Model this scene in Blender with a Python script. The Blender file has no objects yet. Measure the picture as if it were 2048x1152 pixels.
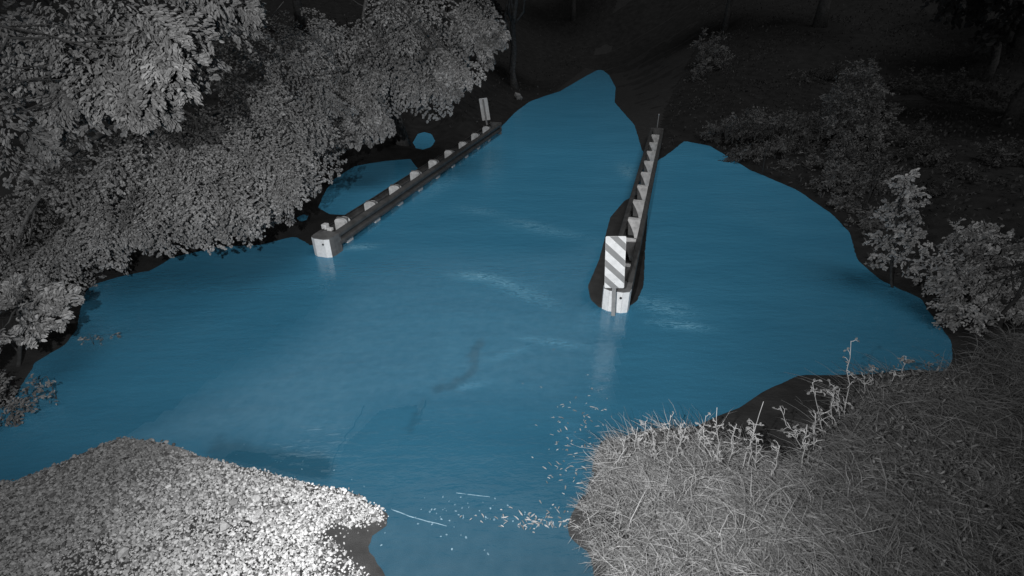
import bpy, bmesh, math, random
import numpy as np
from mathutils import Vector, Matrix

random.seed(7)
rng = np.random.default_rng(11)
sc = bpy.context.scene
COL = sc.collection
R = math.radians

# ------------------------------------------------------------------ camera
CAM_H = 4.2
FPX = 1000.0                      # focal length in photo pixels (2048 wide)
PITCH = math.atan(0.576)
SP, CP = math.sin(PITCH), math.cos(PITCH)
cam_d = bpy.data.cameras.new('camera')
cam_d.sensor_width = 36.0
cam_d.lens = 36.0 * FPX / 2048.0
cam_d.clip_start = 0.05
cam_d.clip_end = 1000
cam = bpy.data.objects.new('camera', cam_d)
COL.objects.link(cam)
cam.location = (0, 0, CAM_H)
cam.rotation_euler = (math.pi / 2 - PITCH, 0, 0)
sc.camera = cam

# ------------------------------------------------------------------ world and light
SUN_EL, SUN_AZ = R(70), R(145)
w = bpy.data.worlds.new('World')
sc.world = w
w.use_nodes = True
nt = w.node_tree
bgn = nt.nodes['Background']
sky = nt.nodes.new('ShaderNodeTexSky')
sky.sky_type = 'NISHITA'
sky.sun_disc = False
sky.sun_elevation = SUN_EL
sky.sun_rotation = SUN_AZ
bw = nt.nodes.new('ShaderNodeRGBToBW')      # a monochrome night camera: no colour in the sky
nt.links.new(sky.outputs[0], bw.inputs[0])
nt.links.new(bw.outputs[0], bgn.inputs[0])
bgn.inputs[1].default_value = 0.009

sd_ = bpy.data.lights.new('soft_night_sun', 'SUN')
sd_.energy = 0.74
sd_.angle = R(40)
sun = bpy.data.objects.new('soft_night_sun', sd_)
COL.objects.link(sun)
sun.rotation_euler = (R(20), 0, R(35))

# the camera's own infrared illuminator, on the mast beside it
sp_ = bpy.data.lights.new('infrared_illuminator', 'SPOT')
sp_.energy = 2250
sp_.spot_size = R(126)
sp_.spot_blend = 1.0
sp_.shadow_soft_size = 0.05
spot = bpy.data.objects.new('infrared_illuminator', sp_)
COL.objects.link(spot)
spot.location = (-1.0, -0.05, 4.6)

sc.view_settings.view_transform = 'Standard'
sc.view_settings.look = 'None'
sc.view_settings.exposure = 0.0
sc.view_settings.gamma = 1.0
sc.view_settings.use_curve_mapping = False
sc.render.engine = 'CYCLES'


# ------------------------------------------------------------------ photo geometry helpers
def ray(px, py):
    u = (px - 1024) / FPX
    v = (py - 576) / FPX
    return np.array([u, CP - v * SP, -SP - v * CP])


def P(px, py, z):
    return np.array([0, 0, CAM_H]) + z * ray(px, py)


def G(px, py, h=0.0):
    d = ray(px, py)
    return np.array([0, 0, CAM_H]) + d * ((CAM_H - h) / -d[2])


def proj(x, y, z):
    dz = CAM_H - z
    depth = y * CP + dz * SP
    depth = np.where(depth < 0.05, 0.05, depth)
    vd = -(y * SP - dz * CP)
    return 1024 + FPX * x / depth, 576 + FPX * vd / depth


tgt = G(890, 610)
dv = Vector(tgt) - spot.location
spot.rotation_euler = dv.to_track_quat('-Z', 'Y').to_euler()


def poly_sd(x, y, poly):
    """signed distance (negative inside) to a polygon on the ground"""
    shp = x.shape
    px, py = x.ravel(), y.ravel()
    d2 = np.full(px.shape, 1e18)
    inside = np.zeros(px.shape, bool)
    n = len(poly)
    for i in range(n):
        ax, ay = poly[i][:2]
        bx, by = poly[(i + 1) % n][:2]
        ex, ey = bx - ax, by - ay
        t = np.clip(((px - ax) * ex + (py - ay) * ey) / (ex * ex + ey * ey + 1e-12), 0, 1)
        d2 = np.minimum(d2, (px - ax - t * ex) ** 2 + (py - ay - t * ey) ** 2)
        c = (ay > py) != (by > py)
        with np.errstate(divide='ignore', invalid='ignore'):
            xi = ax + (py - ay) * ex / (ey if abs(ey) > 1e-12 else 1e-12)
        inside ^= c & (px < xi)
    d = np.sqrt(d2)
    return np.where(inside, -d, d).reshape(shp)


def in_px(px, py, poly):
    inside = np.zeros(px.shape, bool)
    n = len(poly)
    for i in range(n):
        ax, ay = poly[i]
        bx, by = poly[(i + 1) % n]
        c = (ay > py) != (by > py)
        xi = ax + (py - ay) * (bx - ax) / ((by - ay) if abs(by - ay) > 1e-9 else 1e-9)
        inside ^= c & (px < xi)
    return inside


def sstep(a, b, x):
    t = np.clip((x - a) / (b - a), 0, 1)
    return t * t * (3 - 2 * t)


def snoise(x, y, s=1.0, seed=0):
    r = np.random.default_rng(seed)
    out = 0
    for k in range(7):
        a = r.uniform(0, 6.28)
        fq = s * r.uniform(0.6, 1.9)
        out = out + np.sin((x * math.cos(a) + y * math.sin(a)) * fq + r.uniform(0, 6.28))
    return out / 7


MAIN = [(-220, 780), (0, 820), (25, 805), (50, 760), (70, 725), (130, 690), (155, 660), (165, 590), (185, 570),
        (240, 553), (300, 542), (345, 515), (430, 495), (520, 490), (590, 473), (622, 492), (650, 484), (745, 425),
        (785, 395), (838, 348), (895, 315), (950, 282), (995, 262), (1030, 225), (1060, 203), (1120, 182), (1175, 150),
        (1200, 137), (1217, 147), (1232, 175), (1230, 205), (1270, 250), (1285, 300), (1310, 326), (1340, 305),
        (1370, 282), (1420, 292), (1500, 340), (1590, 378), (1660, 425), (1700, 465), (1715, 520), (1760, 560),
        (1840, 597), (1870, 640), (1900, 680), (1905, 720), (1885, 743), (1820, 738), (1740, 748), (1600, 750),
        (1560, 765), (1480, 812), (1430, 835), (1390, 853), (1310, 855), (1260, 870), (1205, 885), (1192, 920),
        (1185, 970), (1160, 1010), (1140, 1045), (1145, 1075), (1185, 1105), (1194, 1152), (1200, 1400), (765, 1400),
        (765, 1152), (730, 1100), (735, 1075), (775, 1045), (770, 1025), (690, 985), (600, 965), (500, 940), (400, 915),
        (320, 885), (240, 877), (150, 915), (80, 945), (30, 965), (0, 967), (-260, 1040)]
POND = [(637, 415), (650, 385), (668, 358), (710, 332), (770, 322), (820, 318), (838, 340), (870, 345), (820, 420),
        (780, 440), (745, 412), (700, 430), (660, 428)]
PUDDLE = [(826, 285), (835, 268), (848, 264), (862, 268), (870, 282), (862, 294), (846, 299), (832, 296)]
PUDDLE2 = [(594, 436), (604, 428), (616, 432), (612, 440), (602, 444)]
ADDED_BAR = [(1250, 402), (1270, 392), (1295, 388), (1296, 430), (1291, 500), (1288, 570), (1275, 602), (1258, 614), (1198, 614),
       (1183, 598), (1178, 572), (1200, 520), (1213, 470), (1222, 435)]
ROADP = [(-60, 1010), (240, 878), (640, 590), (668, 500), (1000, 262), (1120, 178), (1190, 128), (1300, 95), (1390, 150),
         (1325, 235), (1300, 330), (1250, 600), (1235, 700), (1215, 860), (1170, 980), (1200, 1110), (1215, 1400), (600, 1500),
         (650, 1152), (560, 1040)]


def gp(poly):
    return [tuple(G(a, b)[:2]) for a, b in poly]


gMAIN, gPOND, gPUD, gPUD2, gADDED_BAR = gp(MAIN), gp(POND), gp(PUDDLE), gp(PUDDLE2), gp(ADDED_BAR)
gROAD = gp(ROADP)
gSILT = gp([(290, 872), (430, 780), (640, 600), (690, 520), (850, 480), (1240, 480), (1225, 700), (1130, 790), (960, 790), (850, 800), (735, 810), (665, 890), (480, 890)])


def water_sd(x, y):
    jit = 0.025 * snoise(x, y, 9, 3) + 0.012 * snoise(x, y, 23, 4)
    s = np.minimum(poly_sd(x, y, gMAIN), poly_sd(x, y, gPOND))
    s = np.minimum(s, np.minimum(poly_sd(x, y, gPUD), poly_sd(x, y, gPUD2)))
    s = s + jit * sstep(40, 8, y)
    m = -poly_sd(x, y, gADDED_BAR)
    return np.maximum(s, m), s


def bed_depth(x, y):
    d = 0.012 + 0.036 * np.maximum(0, y - 2.0)
    off = poly_sd(x, y, gROAD)
    d = d + 0.02 * sstep(-0.15, 0.9, off)
    return np.minimum(d, 0.6)


def height(x, y):
    s, s0 = water_sd(x, y)
    up = np.minimum(0.22 * s, 0.05 + 0.10 * np.sqrt(np.maximum(s, 0)))
    up = np.where(s0 < 0, np.minimum(up, 0.012 + 0.004 * snoise(x, y, 15, 2)), up)          # low bar of ground at the rail, added in place of dark water
    out = np.maximum(s0, 0)
    # banks and hills
    up = up + 1.5 * sstep(0.2, 5, out) * sstep(-4.5, -8.0, x) * sstep(3, 6, y)
    up = up + 0.55 * sstep(0.3, 3.5, out) * sstep(2.5, 7, x)
    up = up + 2.3 * sstep(17, 30, y) * sstep(0.5, 9, out) * sstep(4, 10, x)
    up = up + 1.2 * sstep(0.3, 3.5, out) * sstep(13, 19, y) * sstep(2.0, -2.0, x)
    r = np.sqrt(x * x + (y - 10) ** 2)
    up = up + 0.28 * np.maximum(0, r - 26) * sstep(0, 12, out) * sstep(-60, 20, y)
    up = up + (0.05 * snoise(x, y, 2.1, 8) + 0.02 * snoise(x, y, 7, 9)) * sstep(0.2, 1.5, out)
    dn = -np.minimum(bed_depth(x, y), 0.30 * np.maximum(-s, 0))
    return np.where(s > 0, up, dn)


# ------------------------------------------------------------------ mesh helpers
def link(o, parent=None):
    COL.objects.link(o)
    if parent is not None:
        o.parent = parent
    return o


def obj_np(name, verts, faces, m, parent=None, smooth=False, tone=None, attrs=None):
    """verts (n,3); faces (m,k) of constant k; tone per face or per vertex"""
    me = bpy.data.meshes.new(name)
    nv, (nf, k) = len(verts), faces.shape
    me.vertices.add(nv)
    me.vertices.foreach_set('co', np.ascontiguousarray(verts, dtype=np.float32).ravel())
    me.loops.add(nf * k)
    me.loops.foreach_set('vertex_index', np.ascontiguousarray(faces, dtype=np.int32).ravel())
    me.polygons.add(nf)
    me.polygons.foreach_set('loop_start', np.arange(0, nf * k, k, dtype=np.int32))
    me.update(calc_edges=True)
    me.polygons.foreach_set('use_smooth', np.full(nf, smooth, dtype=bool))
    if tone is not None:
        a = me.attributes.new('tone', 'FLOAT', 'FACE' if len(tone) == nf and nf != nv else 'POINT')
        a.data.foreach_set('value', np.ascontiguousarray(tone, dtype=np.float32))
    for kk, vv in (attrs or {}).items():
        a = me.attributes.new(kk, 'FLOAT', 'POINT')
        a.data.foreach_set('value', np.ascontiguousarray(vv, dtype=np.float32))
    me.materials.append(m)
    me.validate()
    return link(bpy.data.objects.new(name, me), parent)


def obj_bm(name, bm, m, parent=None, smooth=False, bevel=0.0):
    if bevel:
        bmesh.ops.bevel(bm, geom=list(bm.edges), offset=bevel, segments=2, affect='EDGES', profile=0.5)
    bmesh.ops.recalc_face_normals(bm, faces=list(bm.faces))
    me = bpy.data.meshes.new(name)
    bm.to_mesh(me)
    bm.free()
    for p in me.polygons:
        p.use_smooth = smooth
    me.materials.append(m)
    return link(bpy.data.objects.new(name, me), parent)


def bm_box(x0, x1, y0, y1, z0, z1):
    bm = bmesh.new()
    vs = [bm.verts.new((x, y, z)) for z in (z0, z1) for x, y in ((x0, y0), (x1, y0), (x1, y1), (x0, y1))]
    for f in ((0, 3, 2, 1), (4, 5, 6, 7), (0, 1, 5, 4), (1, 2, 6, 5), (2, 3, 7, 6), (3, 0, 4, 7)):
        bm.faces.new([vs[i] for i in f])
    return bm


def bm_prism(pts, z0, z1, bm=None):
    bm = bm or bmesh.new()
    lo = [bm.verts.new((x, y, z0)) for x, y in pts]
    hi = [bm.verts.new((x, y, z1)) for x, y in pts]
    n = len(pts)
    bm.faces.new(lo[::-1])
    bm.faces.new(hi)
    for i in range(n):
        bm.faces.new((lo[i], lo[(i + 1) % n], hi[(i + 1) % n], hi[i]))
    return bm


def bm_tube(bm, pts, rads, n=8):
    rings = []
    up = Vector((0.31, 0.17, 0.94))
    for i, p in enumerate(pts):
        a = Vector(pts[max(0, i - 1)])
        b = Vector(pts[min(len(pts) - 1, i + 1)])
        t = (b - a).normalized()
        s = t.cross(up)
        if s.length < 0.05:
            s = t.cross(Vector((1, 0, 0)))
        s.normalize()
        q = s.cross(t)
        rings.append([bm.verts.new(Vector(p) + rads[i] * (math.cos(k * 2 * math.pi / n) * s + math.sin(k * 2 * math.pi / n) * q))
                      for k in range(n)])
    for i in range(len(rings) - 1):
        for k in range(n):
            bm.faces.new((rings[i][k], rings[i][(k + 1) % n], rings[i + 1][(k + 1) % n], rings[i + 1][k]))
    bm.faces.new(rings[0][::-1])
    bm.faces.new(rings[-1])
    return bm


def thing(name, label, cat, loc=(0, 0, 0), rotz=0, group=None):
    o = bpy.data.objects.new(name, None)
    COL.objects.link(o)
    o.empty_display_size = 0.2
    o.location = tuple(float(c) for c in loc)
    o.rotation_euler = (0, 0, rotz)
    o['label'] = label
    o['category'] = cat
    if group:
        o['group'] = group
    return o


def tag(o, label, cat, group=None):
    o['label'] = label
    o['category'] = cat
    if group:
        o['group'] = group
    return o


# ------------------------------------------------------------------ materials (all neutral grey, except the blue flood water)
def mat(name, lo, hi=None, scale=12, rough=0.7, bump=0.0, bscale=None, tone=False, spec=0.3, detail=6, metallic=0.0, tint=(1, 1, 1)):
    m = bpy.data.materials.new(name)
    m.use_nodes = True
    n, l = m.node_tree.nodes, m.node_tree.links
    b = n['Principled BSDF']
    b.inputs['Roughness'].default_value = rough
    b.inputs['Specular IOR Level'].default_value = spec
    b.inputs['Metallic'].default_value = metallic
    hi = lo if hi is None else hi
    tc = n.new('ShaderNodeTexCoord')
    no = n.new('ShaderNodeTexNoise')
    no.inputs['Scale'].default_value = scale
    no.inputs['Detail'].default_value = detail
    l.new(tc.outputs['Object'], no.inputs['Vector'])
    mr = n.new('ShaderNodeMapRange')
    mr.inputs['From Min'].default_value = 0.3
    mr.inputs['From Max'].default_value = 0.7
    mr.inputs['To Min'].default_value = lo
    mr.inputs['To Max'].default_value = hi
    l.new(no.outputs['Fac'], mr.inputs['Value'])
    val = mr.outputs[0]
    if tone:
        at = n.new('ShaderNodeAttribute')
        at.attribute_name = 'tone'
        mu = n.new('ShaderNodeMath')
        mu.operation = 'MULTIPLY'
        l.new(at.outputs['Fac'], mu.inputs[0])
        l.new(val, mu.inputs[1])
        val = mu.outputs[0]
    cc = n.new('ShaderNodeCombineColor')
    for i, t in enumerate(tint):
        if t == 1:
            l.new(val, cc.inputs[i])
        else:
            q = n.new('ShaderNodeMath')
            q.operation = 'MULTIPLY'
            q.inputs[1].default_value = t
            l.new(val, q.inputs[0])
            l.new(q.outputs[0], cc.inputs[i])
    l.new(cc.outputs[0], b.inputs['Base Color'])
    if bump:
        n2 = n.new('ShaderNodeTexNoise')
        n2.inputs['Scale'].default_value = bscale or scale * 4
        n2.inputs['Detail'].default_value = 5
        l.new(tc.outputs['Object'], n2.inputs['Vector'])
        bp = n.new('ShaderNodeBump')
        bp.inputs['Strength'].default_value = bump
        bp.inputs['Distance'].default_value = 0.02
        l.new(n2.outputs['Fac'], bp.inputs['Height'])
        l.new(bp.outputs[0], b.inputs['Normal'])
    return m


M = {}
M['soil'] = mat('wet_soil', 0.010, 0.025, 3.0, 0.9, 0.8, 20)
M['mud'] = mat('dark_mud', 0.02, 0.035, 3.0, 0.8, 0.4, 25)
M['asphalt'] = mat('asphalt', 0.034, 0.055, 7, 0.75, 0.5, 160, tone=True)
M['asphalt_patch'] = mat('asphalt_patch', 0.012, 0.02, 9, 0.7, 0.5, 180)
M['asphalt_new'] = mat('asphalt_relaid', 0.05, 0.07, 9, 0.75, 0.5, 180)
M['gravel'] = mat('crushed_limestone', 0.36, 0.52, 30, 0.9, 0.3, 90, tone=True)
M['leaf'] = mat('leaf_pale', 0.85, 1.15, 5, 0.75, 0, tone=True, spec=0.12)
M['bark'] = mat('bark', 0.06, 0.15, 14, 0.9, 1.0, 40)
M['twig'] = mat('dark_twig', 0.025, 0.055, 14, 0.9)
M['grass'] = mat('dry_grass', 0.9, 1.1, 3, 0.7, 0, tone=True)
M['steel'] = mat('weathered_steel', 0.05, 0.10, 8, 0.6, 0.1, 60, spec=0.4)
M['steel_top'] = mat('dull_steel', 0.10, 0.17, 10, 0.7, 0.1, 60)
M['white'] = mat('white_paint', 0.5, 0.88, 9, 0.6, 0.15, 50)
M['sheet'] = mat('white_reflective_sheeting', 0.76, 0.95, 14, 0.4, detail=10)
M['stripe'] = mat('dark_sheeting', 0.27, 0.33, 8, 0.5)
M['alu'] = mat('bare_aluminium', 0.62, 0.8, 10, 0.55, spec=0.5)
M['galv'] = mat('galvanised_post', 0.22, 0.34, 14, 0.55, spec=0.5)
M['bolt'] = mat('bolt_steel', 0.03, 0.05, 20, 0.5)
M['rock'] = mat('pale_rock', 0.16, 0.3, 8, 0.9, 0.8, 30)
M['stick'] = mat('bleached_stick', 0.4, 0.6, 20, 0.8)
M['debris'] = mat('pale_debris', 0.7, 0.9, 20, 0.8, tone=True)


def water_mat():
    m = bpy.data.materials.new('silty_blue_water')
    m.use_nodes = True
    n, l = m.node_tree.nodes, m.node_tree.links
    n.remove(n['Principled BSDF'])
    out = n['Material Output']

    def new(t, **kw):
        q = n.new(t)
        for a, b in kw.items():
            setattr(q, a, b)
        return q

    def math_(op, a, b=None, clamp=False):
        q = new('ShaderNodeMath', operation=op, use_clamp=clamp)
        for i, s in enumerate((a, b)):
            if s is None:
                continue
            if isinstance(s, (int, float)):
                q.inputs[i].default_value = s
            else:
                l.new(s, q.inputs[i])
        return q.outputs[0]

    tc = new('ShaderNodeTexCoord')
    # ripples: stretched noise, running across the road with the current
    mp = new('ShaderNodeMapping')
    mp.inputs['Rotation'].default_value = (0, 0, R(-12))
    mp.inputs['Scale'].default_value = (1.0, 2.6, 1.0)
    l.new(tc.outputs['Object'], mp.inputs['Vector'])
    n1 = new('ShaderNodeTexNoise')
    n1.inputs['Scale'].default_value = 3.2
    n1.inputs['Detail'].default_value = 4
    l.new(mp.outputs[0], n1.inputs['Vector'])
    n2 = new('ShaderNodeTexNoise')
    n2.inputs['Scale'].default_value = 11
    n2.inputs['Detail'].default_value = 3
    n2.inputs['Distortion'].default_value = 0.4
    l.new(mp.outputs[0], n2.inputs['Vector'])
    af = new('ShaderNodeAttribute', attribute_name='foam')
    hsum = math_('ADD', math_('MULTIPLY', n1.outputs['Fac'], 0.6), math_('MULTIPLY', n2.outputs['Fac'], math_('ADD', math_('MULTIPLY', af.outputs['Fac'], 1.2), 0.16)))
    bp = new('ShaderNodeBump')
    bp.inputs['Strength'].default_value = 0.3
    bp.inputs['Distance'].default_value = 0.06
    l.new(hsum, bp.inputs['Height'])
    # foam: ragged bright threads where the water is broken
    mp2 = new('ShaderNodeMapping')
    mp2.inputs['Rotation'].default_value = (0, 0, R(14))
    mp2.inputs['Scale'].default_value = (1.0, 3.4, 1.0)
    l.new(tc.outputs['Object'], mp2.inputs['Vector'])
    n3 = new('ShaderNodeTexNoise')
    n3.inputs['Scale'].default_value = 4.2
    n3.inputs['Detail'].default_value = 8
    n3.inputs['Roughness'].default_value = 0.68
    n3.inputs['Distortion'].default_value = 0.9
    l.new(mp2.outputs[0], n3.inputs['Vector'])
    rid = math_('SUBTRACT', 1.0, math_('MULTIPLY', math_('ABSOLUTE', math_('SUBTRACT', n3.outputs['Fac'], 0.5)), 14.0), True)
    soft = math_('MULTIPLY', math_('SUBTRACT', n3.outputs['Fac'], 0.38, True), 2.2, True)
    foam = math_('ADD', math_('MULTIPLY', math_('POWER', rid, 3.0), 0.9), math_('MULTIPLY', soft, 0.55), True)
    foam = math_('MULTIPLY', foam, af.outputs['Fac'], True)
    # silt: pale clouds in the body of the water
    n4 = new('ShaderNodeTexNoise')
    n4.inputs['Scale'].default_value = 0.55
    n4.inputs['Detail'].default_value = 5
    l.new(mp2.outputs[0], n4.inputs['Vector'])
    mx = new('ShaderNodeMix', data_type='RGBA')
    mx.inputs['A'].default_value = (0.080, 0.395, 0.655, 1)
    mx.inputs['B'].default_value = (0.098, 0.45, 0.73, 1)
    l.new(math_('MULTIPLY', math_('SUBTRACT', n4.outputs['Fac'], 0.3), 2.5, True), mx.inputs['Factor'])
    mf = new('ShaderNodeMix', data_type='RGBA')
    mf.inputs['B'].default_value = (0.55, 0.86, 0.95, 1)
    l.new(mx.outputs['Result'], mf.inputs['A'])
    l.new(foam, mf.inputs['Factor'])
    df = new('ShaderNodeBsdfDiffuse')
    l.new(mf.outputs['Result'], df.inputs['Color'])
    l.new(bp.outputs[0], df.inputs['Normal'])
    tr = new('ShaderNodeBsdfTransparent')
    tr.inputs['Color'].default_value = (0.82, 0.93, 0.98, 1)
    ad = new('ShaderNodeAttribute', attribute_name='depth')
    mr = new('ShaderNodeMapRange')
    mr.inputs['From Min'].default_value = 0.0
    mr.inputs['From Max'].default_value = 0.50
    mr.inputs['To Min'].default_value = 0.07
    mr.inputs['To Max'].default_value = 1.0
    l.new(ad.outputs['Fac'], mr.inputs['Value'])
    ac = new('ShaderNodeAttribute', attribute_name='clear')
    alpha = math_('ADD', math_('MULTIPLY', mr.outputs[0], math_('SUBTRACT', 1.0, ac.outputs['Fac'])), foam, True)
    m1 = new('ShaderNodeMixShader')
    l.new(alpha, m1.inputs[0])
    l.new(tr.outputs[0], m1.inputs[1])
    l.new(df.outputs[0], m1.inputs[2])
    gl = new('ShaderNodeBsdfGlossy')
    gl.inputs['Roughness'].default_value = 0.05
    l.new(bp.outputs[0], gl.inputs['Normal'])
    fr = new('ShaderNodeFresnel')
    fr.inputs['IOR'].default_value = 1.6
    l.new(bp.outputs[0], fr.inputs['Normal'])
    m2 = new('ShaderNodeMixShader')
    l.new(fr.outputs[0], m2.inputs[0])
    l.new(m1.outputs[0], m2.inputs[1])
    l.new(gl.outputs[0], m2.inputs[2])
    l.new(m2.outputs[0], out.inputs['Surface'])
    return m


M['water'] = water_mat()


# ------------------------------------------------------------------ setting: ground, road, water
def axis(lo, hi, f0, f1, fine, grow=1.18):
    a = list(np.arange(f0, f1 + 1e-6, fine))
    s = fine
    x = a[-1]
    while x < hi:
        s = min(s * grow, 6)
        x += s
        a.append(x)
    s = fine
    x = a[0]
    pre = []
    while x > lo:
        s = min(s * grow, 6)
        x -= s
        pre.append(x)
    return np.array(pre[::-1] + a)


def grid_mesh(name, xs, ys, keep, zfun, m, attrs_fun=None, smooth=True):
    X, Y = np.meshgrid(xs, ys, indexing='ij')
    Z = zfun(X, Y)
    K = keep(X, Y) if keep else np.ones(X.shape, bool)
    nx, ny = X.shape
    idx = np.arange(nx * ny).reshape(nx, ny)
    quad = np.stack([idx[:-1, :-1], idx[1:, :-1], idx[1:, 1:], idx[:-1, 1:]], -1).reshape(-1, 4)
    kk = K.ravel()
    quad = quad[kk[quad].any(axis=1)]
    used, inv = np.unique(quad, return_inverse=True)
    V = np.stack([X.ravel(), Y.ravel(), Z.ravel()], -1)[used]
    at = {k: v.ravel()[used] for k, v in attrs_fun(X, Y).items()} if attrs_fun else None
    return obj_np(name, V, inv.reshape(-1, 4), m, None, smooth, attrs=at)


xs = axis(-130, 130, -9, 10, 0.1)
ys = axis(-60, 190, 1.2, 20, 0.1)
ground = grid_mesh('ground', xs, ys, None, height, M['soil'])
ground['kind'] = 'structure'

road = grid_mesh('road', np.concatenate([np.arange(-14, -9, .2), xs[(xs >= -9) & (xs <= 10)], np.arange(10.2, 22, .2)]),
                 np.concatenate([np.arange(-4, 1.2, .2), ys[(ys >= 1.2) & (ys <= 20)], np.arange(20.2, 50, .2)]), lambda x, y: poly_sd(x, y, gROAD) < -0.03,
                 lambda x, y: height(x, y) + 0.006, M['asphalt'],
                 lambda x, y: {'tone': 1 + 8.0 * sstep(.55, -.75, poly_sd(x, y, gSILT) + .25 * snoise(x, y, 2.2, 71)) * (poly_sd(x, y, gADDED_BAR) > .1) - .35 * sstep(17, 26, y)})   # pale silt settled on the crossing
road['kind'] = 'structure'

FOAM = [  # px, py, half-length px, half-width px, tilt deg, strength
    (960, 553, 55, 9, 5, 0.56), (1040, 582, 90, 16, 22, 0.34), (1000, 563, 60, 8, 16, 0.50), (1060, 450, 55, 10, 8, 0.37),
    (960, 422, 50, 9, 8, 0.22), (1100, 462, 90, 10, 10, 0.25), (1110, 685, 80, 8, 8, 0.28), (1020, 705, 60, 8, -20, 0.19),
    (1330, 615, 60, 18, 15, 0.37), (1360, 650, 60, 10, 6, 0.43), (1290, 600, 40, 14, 10, 0.25), (1255, 342, 22, 14, 30, 0.50),
    (720, 494, 40, 6, -5, 0.56), (905, 690, 20, 60, 0, 0.07), (940, 772, 40, 6, -10, 0.22), (985, 320, 22, 50, 0, 0.22),
    (1180, 640, 30, 20, 0, 0.12), (640, 560, 26, 50, 0, 0.09), (880, 372, 60, 14, -30, 0.22), (870, 350, 70, 6, -32, 0.31),
    (1150, 930, 30, 40, 0, 0.09), (1080, 1040, 60, 8, 3, 0.19), (1140, 870, 30, 30, 0, 0.09),
    (60, 800, 70, 60, 0, 0.12), (210, 670, 50, 25, -20, 0.12), (1500, 420, 90, 25, 20, 0.07), (1200, 760, 30, 60, 0, 0.06)]


CLEAR = [  # slicks of clear dark water between the silt clouds
    ([(962, 684), (944, 710), (950, 735), (932, 755), (905, 772), (870, 778)], 7, .3), ([(440, 905), (540, 925), (640, 935)], 26, .3), ([(850, 800), (820, 860)], 5, .18)]


def water_attrs(x, y):
    px, py = proj(x, y, 0 * x)
    foam = np.zeros(x.shape)
    for fx, fy, a, b, t, s in FOAM:
        c, sn = math.cos(R(t)), math.sin(R(t))
        g0 = G(fx, fy)
        dx, dy = px - fx, py - fy
        e = ((dx * c + dy * sn) / a) ** 2 + ((-dx * sn + dy * c) / b) ** 2
        foam = np.maximum(foam, s * np.exp(-e * 1.2) * (y > 0))
    clear = np.zeros(x.shape)
    wx, wy = px + 9 * snoise(x, y, 22, 51), py + 9 * snoise(x, y, 26, 52)
    for pts, wd, st in CLEAR:
        dist = np.full(x.shape, 1e9)
        for (ax, ay), (bx, by) in zip(pts[:-1], pts[1:]):
            t = np.clip(((wx - ax) * (bx - ax) + (wy - ay) * (by - ay)) / ((bx - ax) ** 2 + (by - ay) ** 2), 0, 1)
            dist = np.minimum(dist, np.hypot(wx - ax - t * (bx - ax), wy - ay - t * (by - ay)))
        clear = np.maximum(clear, st * (1 - sstep(wd * .6, wd * 1.6, dist)) * (y > 0))
    return {'depth': bed_depth(x, y), 'foam': foam, 'clear': clear}


def near_water(x, y):
    return water_sd(x, y)[0] < 0.25


water = grid_mesh('water', axis(-40, 40, -9, 9.5, 0.06), axis(-4, 60, 1.0, 20, 0.06), near_water,
                  lambda x, y: 0.003 * snoise(x, y, 3, 21) * sstep(0.0, 1.0, -water_sd(x, y)[0]), M['water'], water_attrs)
water['kind'] = 'structure'


def ground_sheet(name, poly, m, lift, wob=0.03):
    """thin asphalt sheet following the road bed"""
    g = gp(poly)
    xs_ = [a for a, b in g]
    ys_ = [b for a, b in g]
    st = 0.02
    o = grid_mesh(name, np.arange(min(xs_) - .2, max(xs_) + .2, st), np.arange(min(ys_) - .2, max(ys_) + .2, st),
                  lambda x, y: poly_sd(x, y, g) + wob * snoise(x, y, 12, 5) < 0, lambda x, y: height(x, y) + lift, m)
    o['kind'] = 'structure'
    return o


ground_sheet('asphalt_patch', [(470, 895), (560, 905), (652, 912), (652, 955), (560, 935), (450, 912)], M['asphalt_patch'], 0.010)
ground_sheet('asphalt_patch', [(663, 950), (690, 880), (760, 812), (830, 800), (838, 830), (800, 868), (720, 915)], M['asphalt_new'], 0.010)


def crack(pts, wd):
    V, F = [], []
    g = [G(a, b) for a, b in pts]
    fine = []
    for a, b in zip(g[:-1], g[1:]):
        for t in np.linspace(0, 1, 7)[:-1]:
            q = a + (b - a) * t
            fine.append(q + np.array([rng.normal() * .012, rng.normal() * .012, 0]))
    for i, q in enumerate(fine):
        t = fine[min(i + 1, len(fine) - 1)] - fine[max(0, i - 1)]
        t /= np.linalg.norm(t) + 1e-9
        s = np.array([-t[1], t[0], 0]) * wd * rng.uniform(.4, 1)
        for sg in (-1, 1):
            e = q + sg * s
            V.append((e[0], e[1], float(height(np.array([e[0]]), np.array([e[1]]))[0]) + 0.015))
    n = len(fine)
    F = [(2 * i, 2 * i + 1, 2 * i + 3, 2 * i + 2) for i in range(n - 1)]
    o = obj_np('road_crack', np.array(V), np.array(F), M['bolt'])
    o['kind'] = 'structure'


crack([(850, 790), (828, 850), (800, 880), (786, 960), (778, 1020)], 0.010)
crack([(725, 800), (700, 850), (668, 900), (655, 955)], 0.010)
crack([(720, 930), (790, 895), (812, 862)], 0.008)

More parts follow.
